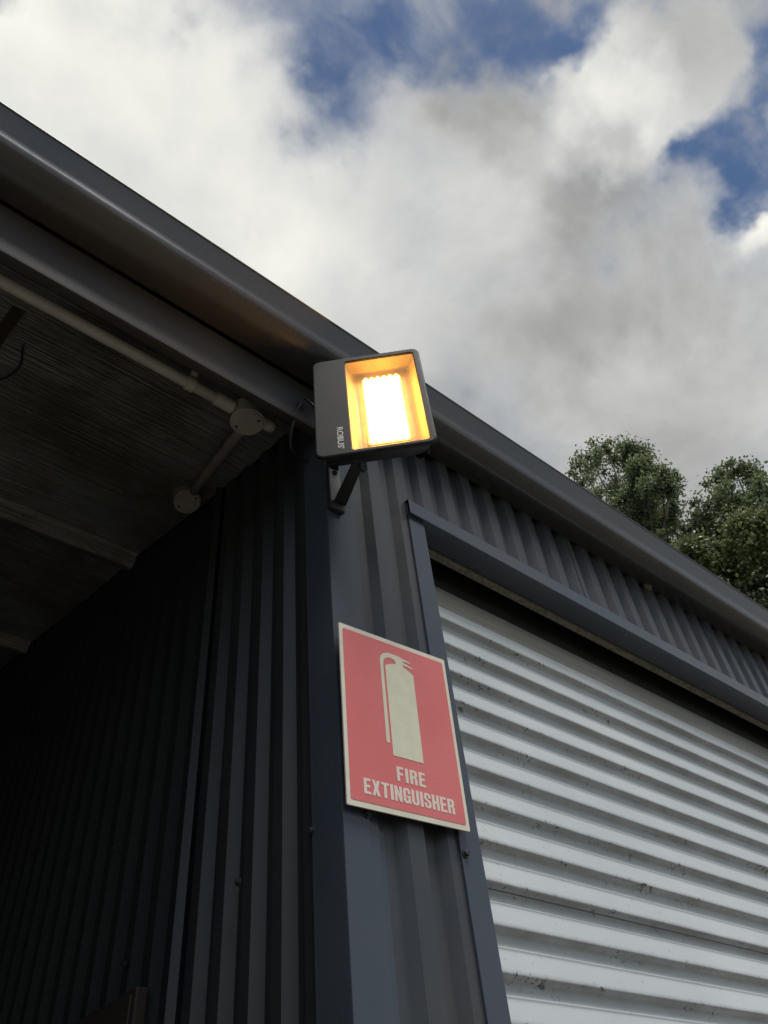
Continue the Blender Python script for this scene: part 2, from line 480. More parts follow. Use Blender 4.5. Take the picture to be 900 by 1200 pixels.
# gutter: quad profile, two lengths lapped near the corner
def gutter_prof(o=0.0):
    pts = [(1.0, 1.880), (1.0, 1.793), (0.975, 1.790), (0.955, 1.7895)]
    cx, cz, ry, rz = 0.948, 1.836, 0.064, 0.046       # bull nose
    for k in range(1, 11):
        a = R(-90 - k * 8.6)
        pts.append((cx + math.cos(a) * ry, cz + math.sin(a) * rz))
    pts += [(0.8828, 1.845), (0.8805, 1.851), (0.872, 1.869), (0.862, 1.890), (0.857, 1.901)]   # flared front
    for k in range(4):                              # rolled bead along the top edge
        a = R(222 - k * 16)
        pts.append((0.8575 + math.cos(a) * 0.0045, 1.9045 + math.sin(a) * 0.0045))
    pts += [(0.860, 1.9035), (0.874, 1.902)]
    return [(y - o, z - o * 0.6) for (y, z) in pts]
extrude('gutter', gutter_prof(), XL - 0.1, 1.02, 'x', M['gutter'], SHED, t=0.0, smooth=True, slices=10)
extrude('gutter', gutter_prof(0.004), 0.985, XR + 0.1, 'x', M['gutter'], SHED, t=0.0, smooth=True, slices=12)
# front beam above the open bay (C section) and its lower lip
extrude('front_beam', [(1.034, 1.79), (1.006, 1.785), (1.004, 1.622), (1.006, 1.614), (1.012, 1.612), (1.030, 1.612), (1.034, 1.616), (1.034, 1.632)], XL, 0.806, 'x', M['beam'], SHED, t=0.0, smooth=True)
# roof
def ribbed(n0, n1, pitch, crest, slope, depth, base, phase=0.0):
    """trapezoid profile along s: list of (s, offset); offset = -depth on crests"""
    pts = []
    k = math.floor((n0 - phase) / pitch)
    while phase + k * pitch < n1:
        s = phase + k * pitch
        for ds, off in ((-slope, 0.0), (0.0, -depth), (crest, -depth), (crest + slope, 0.0)):
            v = s + ds
            if n0 <= v <= n1: pts.append((v, base + off))
        k += 1
    if pts[0][0] > n0 + 1e-6: pts.insert(0, (n0, pts[0][1]))
    if pts[-1][0] < n1 - 1e-6: pts.append((n1, pts[-1][1]))
    return pts
def roof_side(y0, y1):
    prof = ribbed(XL - 0.05, XR + 0.05, 0.26, 0.04, 0.03, -0.035, 0.0)
    V = []; F = []
    for (x, h) in prof:
        V += [P(x, y0, ceil_z(y0) + 0.150 + h), P(x, y1, ceil_z(y1) + 0.150 + h)]
    for i in range(len(prof) - 1):
        F.append((2 * i, 2 * i + 2, 2 * i + 3, 2 * i + 1))
    link('roof', mesh('roof', V, F), M['roof'], SHED)
roof_side(0.93, YR)
roof_side(YR, YB + 0.07)
# insulation foil under the roof, draped and slightly crinkled
def foil(x0, x1, y0, y1):
    nx, ny = 40, 60; V = []; F = []
    rr = random.Random(3)
    for j in range(ny + 1):
        y = y0 + (y1 - y0) * j / ny
        for i in range(nx + 1):
            x = x0 + (x1 - x0) * i / nx
            sag = 0.010 * math.sin((y - 2.22) / 1.19 * math.pi) ** 2 + rr.uniform(-0.0016, 0.0016)
            V.append(P(x, y, ceil_z(y) - sag))
    for j in range(ny):
        for i in range(nx):
            a = j * (nx + 1) + i
            F.append((a, a + 1, a + nx + 2, a + nx + 1))
    o = link('ceiling_foil', mesh('ceiling_foil', V, F), M['foil'], SHED, smooth=True)
foil(XL, 0.815, 1.01, YR)
foil(XL, 0.815, YR, YB)
foil(0.83, XR, 1.08, YR); foil(0.83, XR, YR, YB)
# purlins: rounded top-hat ribs under the foil
for y in (2.22, 3.41, 4.60, 5.79, 6.9, 8.1, 9.3):
    z = ceil_z(y)
    dz = SL * (1 if y < YR else -1)
    prof = [(-0.055, 0.0), (-0.040, -0.012), (-0.028, -0.045), (-0.014, -0.056), (0.014, -0.056), (0.028, -0.045), (0.040, -0.012), (0.055, 0.0)]
    extrude('purlin', [(y + a, z + b + dz * a) for a, b in prof], XL, 0.81, 'x', M['foil'], SHED, t=0.003, smooth=True)

# corner post: folded flashing with a front face and a side face into the bay
extrude('corner_post', [(0.9045, 1.0113), (0.8900, 1.0108), (0.888, 1.004), (0.866, 1.0025), (0.8645, 1.0), (0.811, 1.0), (0.8075, 1.001), (0.806, 1.0045), (0.806, 1.078), (0.8045, 1.086), (0.812, 1.092)], Z0, 1.785, 'z', M['flash'], SHED, t=0.0, smooth=True)
# front wall sheets
def wall_sheet(x0, x1, z0, z1, base=1.012, phase=0.946):
    prof = ribbed(x0, x1, 0.0985, 0.040, 0.016, 0.020, base, phase)
    return extrude('wall_sheet', prof, z0, z1, 'z', M['steel'], SHED, t=0.0)
wall_sheet(0.9040, 1.0725, Z0, 1.80)
xs = [1.0725, 1.85, 2.83, 3.82, 4.67]
for a, b in zip(xs, xs[1:]):
    wall_sheet(a, b + 0.012, 1.455, 1.80, 1.012 - 0.0015 * (xs.index(a) % 2))
wall_sheet(4.68, XR, Z0, 1.80)
# back wall, end walls (outside the picture; they keep the bay dark)
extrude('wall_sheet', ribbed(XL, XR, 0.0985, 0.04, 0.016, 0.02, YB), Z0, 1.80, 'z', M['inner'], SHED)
def end_wall(name, x, y0, y1, mat, period=0.0985, phase=1.185, sgn=1, ztop=None):
    prof = ribbed(y0, y1, period, 0.032, 0.020, 0.020, 0.0, phase)
    V = []; F = []
    for (y, o) in prof:
        V += [P(x + sgn * o, y, Z0), P(x + sgn * o, y, ceil_z(y) - 0.003)]
    for i in range(len(prof) - 1):
        F.append((2 * i, 2 * i + 1, 2 * i + 3, 2 * i + 2))
    return link(name, mesh(name, V, F), mat, SHED)
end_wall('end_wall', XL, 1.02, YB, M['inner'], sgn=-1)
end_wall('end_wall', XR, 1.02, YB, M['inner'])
# dividing wall along the right of the bay, in lapped sheets
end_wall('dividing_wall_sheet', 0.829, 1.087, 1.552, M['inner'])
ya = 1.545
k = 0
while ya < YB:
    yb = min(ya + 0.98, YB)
    end_wall('dividing_wall_sheet', 0.8345 + 0.002 * (k % 2), ya, yb + 0.008, M['inner_shaded'])
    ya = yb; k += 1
# the raised lap edge of the first sheet
V = [P(0.811, 1.541, Z0), P(0.811, 1.541, ceil_z(1.53)), P(0.797, 1.556, Z0), P(0.797, 1.556, ceil_z(1.55)), P(0.836, 1.562, Z0), P(0.836, 1.562, ceil_z(1.56))]
link('lap_strip', mesh('lap_strip', V, [(0, 2, 3, 1), (2, 4, 5, 3)]), M['inner'], SHED)

# door opening: jamb and header flashings, brush seal, guide
ZH = 1.490
extrude('door_jamb', [(1.0500, 1.012), (1.052, 0.996), (1.0545, 0.9935), (1.0680, 0.9935), (1.0695, 0.992), (1.0700, 0.987), (1.0708, 0.9862), (1.1245, 0.986), (1.1252, 0.9866), (1.1255, 0.993), (1.1255, 1.075)], Z0, ZH - 0.001, 'z', M['flash'], SHED, t=0.0)
extrude('door_jamb', [(4.72, 1.012), (4.72, 0.986), (4.648, 0.986), (4.645, 0.993), (4.645, 1.075)], Z0, ZH - 0.001, 'z', M['flash'], SHED, t=0.0)
extrude('door_header', [(1.01, ZH + 0.006), (0.9775, ZH + 0.002), (0.9760, ZH), (0.9755, ZH - 0.0475), (0.9757, ZH - 0.0490), (0.977, ZH - 0.0498), (1.050, ZH - 0.0515), (1.0515, ZH - 0.049)], 1.068, 4.70, 'x', M['flash'], SHED, t=0.0, smooth=False)
extrude('brush_seal', [(1.0525, ZH - 0.040), (1.0535, ZH - 0.064), (1.068, ZH - 0.066), (1.072, ZH - 0.04)], 1.127, 4.64, 'x', M['foil_strip'], SHED, t=0.0, slices=1)
box('opening_reveal', 1.127, 4.643, 1.120, 1.128, ZH - 0.18, 1.70, M['black'], SHED)
box('door_guide', 1.1275, 1.140, 1.062, 1.104, Z0, ZH - 0.09, M['steel'], SHED)
box('door_guide', 4.63, 4.643, 1.062, 1.104, Z0, ZH - 0.09, M['steel'], SHED)

# roller door: one corrugated slat mesh shared by every slat
DOOR = link('roller_door', mesh('roller_door', [P(1.13, 1.121, Z0), P(4.64, 1.121, Z0), P(4.64, 1.121, 1.30), P(1.13, 1.121, 1.30)], [(0, 1, 2, 3)]), M['steel'], SHED)
PITCH = 0.0826
def slat_profile():
    """(y, z) from the top valley down to the next valley, in u; y<0 is towards the viewer"""
    pts = []
    key = [(0.0, 0.0), (0.045, -0.0050), (0.085, -0.0042), (0.16, -0.0056), (0.28, -0.0086), (0.40, -0.0116), (0.50, -0.0140), (0.58, -0.0158), (0.635, -0.0160), (0.675, -0.0130), (0.71, -0.0070), (0.75, -0.0020), (0.82, 0.0002), (0.90, 0.0008), (0.96, 0.0006), (1.0, 0.0)]
    n = len(key); out = []
    for i in range(n - 1):                           # Catmull-Rom smoothing
        p0 = key[max(i - 1, 0)]; p1 = key[i]; p2 = key[i + 1]; p3 = key[min(i + 2, n - 1)]
        for s in (0.0, 0.5):
            y = 0.5 * (2 * p1[1] + (p2[1] - p0[1]) * s + (2 * p0[1] - 5 * p1[1] + 4 * p2[1] - p3[1]) * s * s + (3 * p1[1] - p0[1] - 3 * p2[1] + p3[1]) * s ** 3)
            out.append((y, -(p1[0] + (p2[0] - p1[0]) * s) * PITCH))
    out.append((0.0, -PITCH))
    return out
def slat_mesh(extra=None):
    pr = slat_profile(); V = []; F = []
    nx = 2
    for (y, z) in pr:
        for i in range(nx + 1):
            V.append((U * (4.63 - 1.128) * i / nx, U * y, U * z))
    for j in range(len(pr) - 1):
        for i in range(nx):
            a = j * (nx + 1) + i
            F.append((a, a + nx + 1, a + nx + 2, a + 1))
    me = mesh('door_slat', V, F)
    me.materials.append(M['door'])
    for p in me.polygons: p.use_smooth = True
    return me
slat = slat_mesh()
ztop = 1.272
k = 0
while ztop - k * PITCH > Z0 + 0.1:
    zz = ztop - k * PITCH
    o = link('door_slat', slat, None, DOOR, loc=P(1.128, 1.086, zz))
    k += 1
# plain curtain roll above the first slat
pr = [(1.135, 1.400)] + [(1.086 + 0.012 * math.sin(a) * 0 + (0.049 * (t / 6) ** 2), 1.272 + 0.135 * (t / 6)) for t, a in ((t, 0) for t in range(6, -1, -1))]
extrude('door_curtain_top', pr[1:], 1.128, 4.63, 'x', M['door_dusty_shaded'], DOOR, smooth=True)
# fine seams across the curtain
for zz in (0.556, 0.545):
    box('seam', 1.130, 4.628, 1.0745, 1.076, zz - 0.0012, zz + 0.0012, M['black'], DOOR, bev=0)

# screws in the flashings and sheets
scr_bm = _lathe_bm([Vector((0, 0, 0)), Vector((0, -0.0015, 0)), Vector((0, -0.0017, 0)), Vector((0, -0.005, 0)), Vector((0, -0.0056, 0))], [0.006, 0.0058, 0.0042, 0.0040, 0.003], Vector((0, -1, 0)), 12)
SCREW = bm_mesh('screw', scr_bm); SCREW.materials.append(M['screw'])
def screw(x, y, z, side=False, parent=None):
    o = link('screw', SCREW, None, parent or SHED, loc=P(x, y, z))
    if side: o.rotation_euler = (0, 0, R(-90))
    return o
def on_y(px, py, y):
    d = px_dir(px, py); s = y / d.y
    return d.x * s, y, d.z * s
def on_x(px, py, x):
    d = px_dir(px, py); s = x / d.x
    return x, d.y * s, d.z * s
x, y, z = on_y(430, 954, 0.9995); screw(x, y, z)
x, y, z = on_y(539, 999, 0.9855); screw(x + 0.014, y, z)
for p in ((366, 974), (280, 1034), (147, 1130), (134, 994)):
    x, y, z = on_x(*p, 0.806 if p[0] == 366 else 0.808); screw(x, y, z, True)

# ------------------------------------------------------------------ trees beyond the shed
def leaf_cloud(name, centers, n, size, mat, parent, seed):
    rr = random.Random(seed); V = []; F = []
    tot = sum(c[1] ** 2 for c in centers)
    for (c, rad) in centers:
        for _ in range(int(n * rad ** 2 / tot)):
            d = Vector((rr.gauss(0, 1), rr.gauss(0, 1), rr.gauss(0, 1))).normalized()
            p = c + d * rad * min(abs(rr.gauss(0, 0.75)), 1.7)
            L = size * rr.uniform(0.6, 1.35); W = L * rr.uniform(0.28, 0.42)
            ax = Vector((rr.gauss(0, 0.7), rr.gauss(0, 0.7), rr.gauss(-0.55, 0.5))).normalized()
            si = ax.cross(Vector((rr.gauss(0, 1), rr.gauss(0, 1), rr.gauss(0, 1))))
            if si.length < 1e-3: continue
            si.normalize(); nn = ax.cross(si)
            i = len(V)
            V += [p, p + ax * L * 0.45 + si * W - nn * L * 0.04, p + ax * L + nn * L * 0.10, p + ax * L * 0.45 - si * W - nn * L * 0.04]
            F.append((i, i + 1, i + 2, i + 3))
    o = link(name, mesh(name, V, F), mat, parent)
    o['kind'] = 'stuff'
    return o

def tree(label, base_px, dist, blobs, nleaf, size, mats, seed, group):
    """blobs: (px, py, radius px) seen silhouettes of leaf masses; built as a full crown round them at `dist` metres"""
    rr = random.Random(seed)
    def at(px, py, dd):
        d = px_dir(px, py); h = math.hypot(d.x, d.y)
        return Vector((0, 0, EYE)) + d * (dd / h)
    d = px_dir(*base_px); h = math.hypot(d.x, d.y)
    base = Vector((d.x / h * dist, d.y / h * dist, 0))
    t = thing('tree', base, label, 'tree', group)
    top = max(at(b[0], b[1], dist).z for b in blobs)
    lean = Vector((rr.uniform(-0.4, 0.4), rr.uniform(-0.4, 0.4), 0))
    tp = [base + lean * s + Vector((0.12 * math.sin(5 * s), 0.1 * math.cos(4 * s) - 0.1, top * 0.80 * s)) for s in (0, 0.1, 0.25, 0.4, 0.55, 0.7, 0.85, 1.0)]
    tube('trunk', tp, [0.30, 0.24, 0.21, 0.18, 0.15, 0.11, 0.07, 0.03], M['bark'], t, 10)
    cl = [[] for _ in mats]
    for (px, py, rp, mi) in blobs:
        dd = dist + rr.uniform(-1.0, 1.0)
        c = at(px, py, dd)
        rad = rp / 902.0 * (c - Vector((0, 0, EYE))).length * 0.9
        s = min(max(c.z / (top * 0.80) - 0.18, 0.15), 0.95)
        i = int(s * 7); a = tp[i].lerp(tp[min(i + 1, 7)], s * 7 - i)
        mid = a.lerp(c, 0.5) + Vector((0, 0, -0.15))
        tube('limb', [a, mid, c], [0.04, 0.022, 0.008], M['bark'], t, 6)
        nsub = 10
        for _ in range(nsub):
            v = Vector((rr.gauss(0, 1), rr.gauss(0, 1), rr.gauss(0, 1))).normalized()
            cl[mi].append((c + v * rad * rr.uniform(0.55, 0.95), rad * rr.uniform(0.26, 0.48)))
            tube('limb', [c, c + v * rad * 0.35 + Vector((0, 0, 0.04)), c + v * rad * 0.8], [0.012, 0.008, 0.003], M['bark'], t, 5)
        cl[mi].append((c, rad * 0.62))
    # the rest of the crown, below and behind, hidden from the photograph's camera by the roof
    for _ in range(34):
        s = rr.uniform(0.40, 0.78); i = int(s * 7)
        a = tp[i]; v = Vector((rr.gauss(0, 1), rr.gauss(0, 1), rr.gauss(0, 0.3))).normalized()
        c = a + v * rr.uniform(0.8, 2.2)
        cl[0].append((c, rr.uniform(0.5, 0.9)))
        tube('limb', [a, a.lerp(c, 0.6) + Vector((0, 0, 0.1)), c], [0.05, 0.03, 0.01], M['bark'], t, 6)
    for mi, m in enumerate(mats):
        if cl[mi]: leaf_cloud('crown', cl[mi], nleaf[mi], size, m, t, seed + mi)
    return t
tree('upright grey-green tree rising just behind the gutter, nearer the lit floodlight', (735, 620), 11.0,
     [(690, 535, 24, 0), (682, 565, 22, 0), (712, 528, 22, 0), (738, 545, 26, 1), (757, 560, 26, 1), (775, 572, 22, 1), (722, 565, 30, 0), (745, 590, 30, 1), (700, 590, 30, 0), (770, 610, 28, 1), (730, 620, 34, 1), (690, 610, 20, 0), (775, 640, 22, 1), (678, 545, 12, 0), (790, 560, 8, 1), (730, 650, 40, 1)],
     (80000, 60000), 0.056, (M['leaf_a'], M['leaf_b']), 11, 'trees beyond the shed')
tree('wide dark-green tree behind the far end of the gutter with lower leaves coloured sunlit yellow', (890, 640), 10.0,
     [(840, 560, 22, 0), (862, 552, 20, 0), (885, 560, 24, 0), (910, 570, 30, 0), (830, 590, 26, 0), (860, 590, 30, 0), (895, 600, 34, 0), (815, 615, 24, 0), (845, 625, 30, 1), (880, 640, 34, 1), (910, 640, 30, 1), (815, 645, 24, 1), (850, 665, 28, 1), (895, 675, 34, 0), (800, 632, 18, 0), (930, 600, 40, 0), (950, 650, 45, 0), (920, 700, 40, 0), (870, 690, 30, 1), (795, 650, 18, 0), (840, 680, 22, 0)],
     (120000, 55000), 0.056, (M['leaf_b'], M['leaf_sunlit']), 23, 'trees beyond the shed')

# ------------------------------------------------------------------ floodlight
ZF0, ZF1 = 1.360, 1.752
T = Vector((0.69056218, -0.72327303, 0)); N = Vector((-0.72327303, -0.69056218, 0))    # along the face / out of the face
O = Vector((0.712, 0.916, 0))
def LP(t, z, n=0.0):
    q = O + T * t + N * n
    return P(q.x, q.y, z)
FL = thing('floodlight', P(0.83, 1.0, 1.343), 'lit square floodlight with glowing amber window on a black bracket at the shed corner', 'floodlight')
W_F = 0.285
def rrect(t0, t1, z0, z1, r, seg=4):
    pts = []
    for (ct, cz, a0) in ((t1 - r, z1 - r, 0), (t0 + r, z1 - r, 90), (t0 + r, z0 + r, 180), (t1 - r, z0 + r, 270)):
        for k in range(seg + 1):
            a = R(a0 + 90 * k / seg)
            pts.append((ct + math.cos(a) * r, cz + math.sin(a) * r))
    return pts
def loops_mesh(name, loops, cap0=False, cap1=False):
    """loops of (t, z, n) joined in order"""
    V = []; F = []; n = len(loops[0])
    for lp in loops: V += [LP(*p) for p in lp]
    for k in range(len(loops) - 1):
        for i in range(n):
            j = (i + 1) % n
            F.append((k * n + i, k * n + j, (k + 1) * n + j, (k + 1) * n + i))
    if cap0: F.append(tuple(range(n)))
    if cap1: F.append(tuple(range((len(loops) - 1) * n, len(loops) * n)))
    me = mesh(name, V, F)
    bm = bmesh.new(); bm.from_mesh(me); bpy.data.meshes.remove(me)
    return bm_mesh(name, bm)
def lift(pts, n): return [(t, z, n) for t, z in pts]
outer = lambda g, n: lift(rrect(-g, W_F + g, ZF0 - g, ZF1 + g, 0.020 + g), n)
win = lambda g, n: lift(rrect(0.087 - g, 0.268 + g, 1.3735 - g, 1.7345 + g, 0.006 + max(g, -0.003)), n)
link('bezel', loops_mesh('bezel', [outer(-0.006, -0.012), outer(0.0, -0.009), outer(0.0, -0.004), outer(-0.0015, -0.001), outer(-0.004, 0.0), win(0.0025, 0.0), win(0.0, -0.002), win(0.0, -0.006)]), M['bezel'], FL)
link('housing', loops_mesh('housing', [outer(-0.014, -0.0118), outer(-0.017, -0.016), outer(-0.021, -0.040), outer(-0.028, -0.058), outer(-0.045, -0.066)], cap1=True), M['black'], FL)
for i in range(9):
    t0 = 0.04 + i * 0.024
    bmf = bmesh.new()
    vs = [bmf.verts.new(LP(t, z, n)) for t in (t0, t0 + 0.004) for z in (ZF0 + 0.06, ZF1 - 0.06) for n in (-0.064, -0.085)]
    for f in ((0, 1, 3, 2), (4, 6, 7, 5), (0, 4, 5, 1), (2, 3, 7, 6), (0, 2, 6, 4), (1, 5, 7, 3)): bmf.faces.new([vs[i2] for i2 in f])
    link('heat_fin', bm_mesh('heat_fin', bmf), M['black'], FL)
link('reflector', loops_mesh('reflector', [win(0.0, -0.0061), win(-0.016, -0.032), win(-0.022, -0.034)], cap1=True), M['ceramic'], FL)
# LED board: a recessed array of lit strips with rounded ends
tb0, tb1, zb0, zb1 = 0.128, 0.224, 1.421, 1.681
pl = bmesh.new()
vs = [pl.verts.new(LP(t, z, -0.0325)) for t, z in ((tb0 - .004, zb0 - .004), (tb1 + .004, zb0 - .004), (tb1 + .004, zb1 + .004), (tb0 - .004, zb1 + .004))]
pl.faces.new(vs)
LB = link('led_board', bm_mesh('led_board', pl), M['led_board'], FL)
NS = 6
for i in range(NS):
    wdt = (tb1 - tb0) / NS
    t0 = tb0 + wdt * i + wdt * 0.04; t1 = t0 + wdt * 0.92
    tm_ = (t0 + t1) / 2; lp = [(t1, zb0 + .009), (t1, zb1 - .009), (tm_ + wdt * .1, zb1 + .002), (tm_ - wdt * .1, zb1 + .002), (t0, zb1 - .009), (t0, zb0 + .009), (tm_ - wdt * .1, zb0 - .002), (tm_ + wdt * .1, zb0 - .002)]
    link('led_strip', loops_mesh('led_strip', [lift(lp, -0.0325), lift(lp, -0.026)], cap1=True), M['led'], FL)
link('glass', loops_mesh('glass', [win(-0.0005, -0.0055), win(-0.0005, -0.0035)], cap0=True, cap1=True), M['glass'], FL)

def text_mesh(body, height):
    cu = bpy.data.curves.new('lettering', 'FONT'); cu.body = body; cu.size = 1.0; cu.offset = 0.022
    o = bpy.data.objects.new('lettering', cu); COL.objects.link(o)
    bpy.context.view_layer.update()
    dg = bpy.context.evaluated_depsgraph_get()
    me = bpy.data.meshes.new_from_object(o.evaluated_get(dg))
    bpy.data.objects.remove(o)
    xs_ = [v.co.x for v in me.vertices]; ys_ = [v.co.y for v in me.vertices]
    x0, x1, y0, y1 = min(xs_), max(xs_), min(ys_), max(ys_)
    for v in me.vertices:
        v.co.x = (v.co.x - x0) / (x1 - x0); v.co.y = (v.co.y - y0) / (y1 - y0)
    return me
tm = text_mesh("ROBUS'", 1.0)
for v in tm.vertices:                       # reads downwards: text x -> -z, text up -> towards +t
    q = LP(0.0535 + v.co.y * 0.0155, 1.461 - v.co.x * 0.080, 0.0006)
    v.co = q
link('lettering', tm, M['silver_text'], FL)
# bracket: arms on the pivots above and below, base against the post
zb = ZF0 - 0.014
def arm(z):
    a = Vector((0.795, 0.868)); b = Vector((0.838, 0.992))
    d = (b - a).normalized(); s = Vector((-d.y, d.x)) * 0.0165
    bm = bmesh.new()
    out = [a - d * 0.012 - s * 0.8, a - d * 0.012 + s * 0.8, b + s, b - s]
    lo = [bm.verts.new(P(q.x, q.y, z - 0.003)) for q in out]; hi = [bm.verts.new(P(q.x, q.y, z + 0.003)) for q in out]
    bm.faces.new(lo); bm.faces.new(hi)
    for i in range(4): bm.faces.new((lo[i], lo[(i + 1) % 4], hi[(i + 1) % 4], hi[i]))
    bmesh.ops.bevel(bm, geom=list(bm.edges), offset=0.0012, segments=2, affect='EDGES')
    return link('bracket_arm', bm_mesh('bracket_arm', bm), M['black'], FL)
arm(zb); arm(ZF1 + 0.014)
box('bracket_base', 0.812, 0.846, 0.9905, 0.9955, zb + 0.002, ZF1 + 0.012, M['galv'], FL, 0.001)
box('bracket_base', 0.806, 0.8505, 0.984, 0.9995, zb - 0.028, zb - 0.0045, M['black'], FL, 0.004, 3)
lathe('pivot_bolt', LP(0.105, ZF0 - 0.02, -0.03), (0, 0, -1), [(-0.006, 0.007), (0.004, 0.007), (0.0045, 0.005), (0.009, 0.0048), (0.010, 0.003)], M['screw'], FL, 14)
for (x, z) in ((0.829, 1.455), (0.842, 1.372), (0.829, 1.66)):
    screw(x, 0.9900, z, False, FL)
# supply cable looping from the wall into the back of the lamp
cab = [LP(0.05, 1.56, -0.066), LP(0.02, 1.61, -0.09), P(0.745, 0.99, 1.70), P(0.728, 1.0, 1.66), P(0.722, 1.02, 1.60), P(0.735, 1.05, 1.56), P(0.77, 1.07, 1.55), P(0.803, 1.07, 1.56)]
def smooth_path(pts, n=8):
    out = []
    for i in range(len(pts) - 1):
        p0, p1, p2, p3 = pts[max(i - 1, 0)], pts[i], pts[i + 1], pts[min(i + 2, len(pts) - 1)]
        for k in range(n):
            s = k / n
            out.append(0.5 * ((2 * p1) + (p2 - p0) * s + (2 * p0 - 5 * p1 + 4 * p2 - p3) * s * s + (3 * p1 - p0 - 3 * p2 + p3) * s ** 3))
    out.append(pts[-1])
    return out
tube('cable', smooth_path(cab), 0.0032, M['rubber'], FL, 8)

# ------------------------------------------------------------------ fire extinguisher sign
SC = Vector((0.943, 0.972, 0.776)) 
SROT = Matrix.Rotation(0.0624, 3, Vector((0.0336, -0.0141, -0.0507)).normalized())
SW, SH = 0.282, 0.376
def SP(mx, mz, n=0.0):
    """sign millimetres (225 x 300 from bottom left), n metres out of the face"""
    q = SC + SROT @ Vector(((mx / 225 - 0.5) * SW, -n / U, (mz / 300 - 0.5) * SH))
    return P(q.x, q.y, q.z)
SG = thing('fire_sign', P(*SC), 'faded red and white sign reading FIRE EXTINGUISHER under the floodlight', 'sign')
def poly_mesh(name, splines, n, depth=0.0):
    """filled outline(s) with holes, in sign millimetres"""
    cu = bpy.data.curves.new(name, 'CURVE'); cu.dimensions = '2D'; cu.fill_mode = 'FRONT' if depth == 0 else 'BOTH'
    for sp_ in splines:
        s = cu.splines.new('POLY'); s.points.add(len(sp_) - 1)
        for pt, (x, y) in zip(s.points, sp_): pt.co = (x, y, 0, 1)
        s.use_cyclic_u = True
    o = bpy.data.objects.new(name, cu); COL.objects.link(o)
    bpy.context.view_layer.update()
    me = bpy.data.meshes.new_from_object(o.evaluated_get(bpy.context.evaluated_depsgraph_get()))
    bpy.data.objects.remove(o); bpy.data.curves.remove(cu)
    for v in me.vertices: v.co = SP(v.co.x, v.co.y, n)
    return me
def plate_mesh(name, x0, x1, y0, y1, r, n0, n1):
    lp = rrect(x0, x1, y0, y1, r, 3); V = [SP(a, b, n0) for a, b in lp] + [SP(a, b, n1) for a, b in lp]; k = len(lp)
    F = [tuple(range(k)), tuple(range(k, 2 * k))] + [(i, (i + 1) % k, k + (i + 1) % k, k + i) for i in range(k)]
    me = mesh(name, V, F); bm = bmesh.new(); bm.from_mesh(me); bpy.data.meshes.remove(me)
    return bm_mesh(name, bm)
link('plate', plate_mesh('plate', 0, 225, 0, 300, 2.0, -0.0025, 0.0), M['white_plate'], SG)
link('red_panel', plate_mesh('red_panel', 6.5, 218.5, 8.5, 291.5, 3.5, 0.0001, 0.0005), M['red'], SG)
def arc(cx, cy, rx, ry, a0, a1, n):
    return [(cx + rx * math.cos(R(a0 + (a1 - a0) * k / n)), cy + ry * math.sin(R(a0 + (a1 - a0) * k / n))) for k in range(n + 1)]
body = [(88.5, 90), (147.2, 90), (147.0, 244.5), (136, 250), (126.5, 254.5), (126.5, 258), (147.2, 255.5), (148.2, 257.6), (127, 263.5), (127, 265.5), (143.5, 265.6), (144.2, 267.4), (126.5, 270.5),
        (118, 272.4), (104, 272.6)] + arc(100, 253, 21.5, 19.5, 92, 180, 8) + [(77.8, 109), (84.6, 108.5), (84.6, 246)] + arc(101, 251, 15.5, 12.5, 170, 88, 7) + [(108, 262.5), (112, 258), (110, 254.5), (100, 252), (90.5, 247.5), (88.5, 244)]
link('pictogram', poly_mesh('pictogram', [body], 0.0009), M['print_white'], SG)
s_ = 0.19
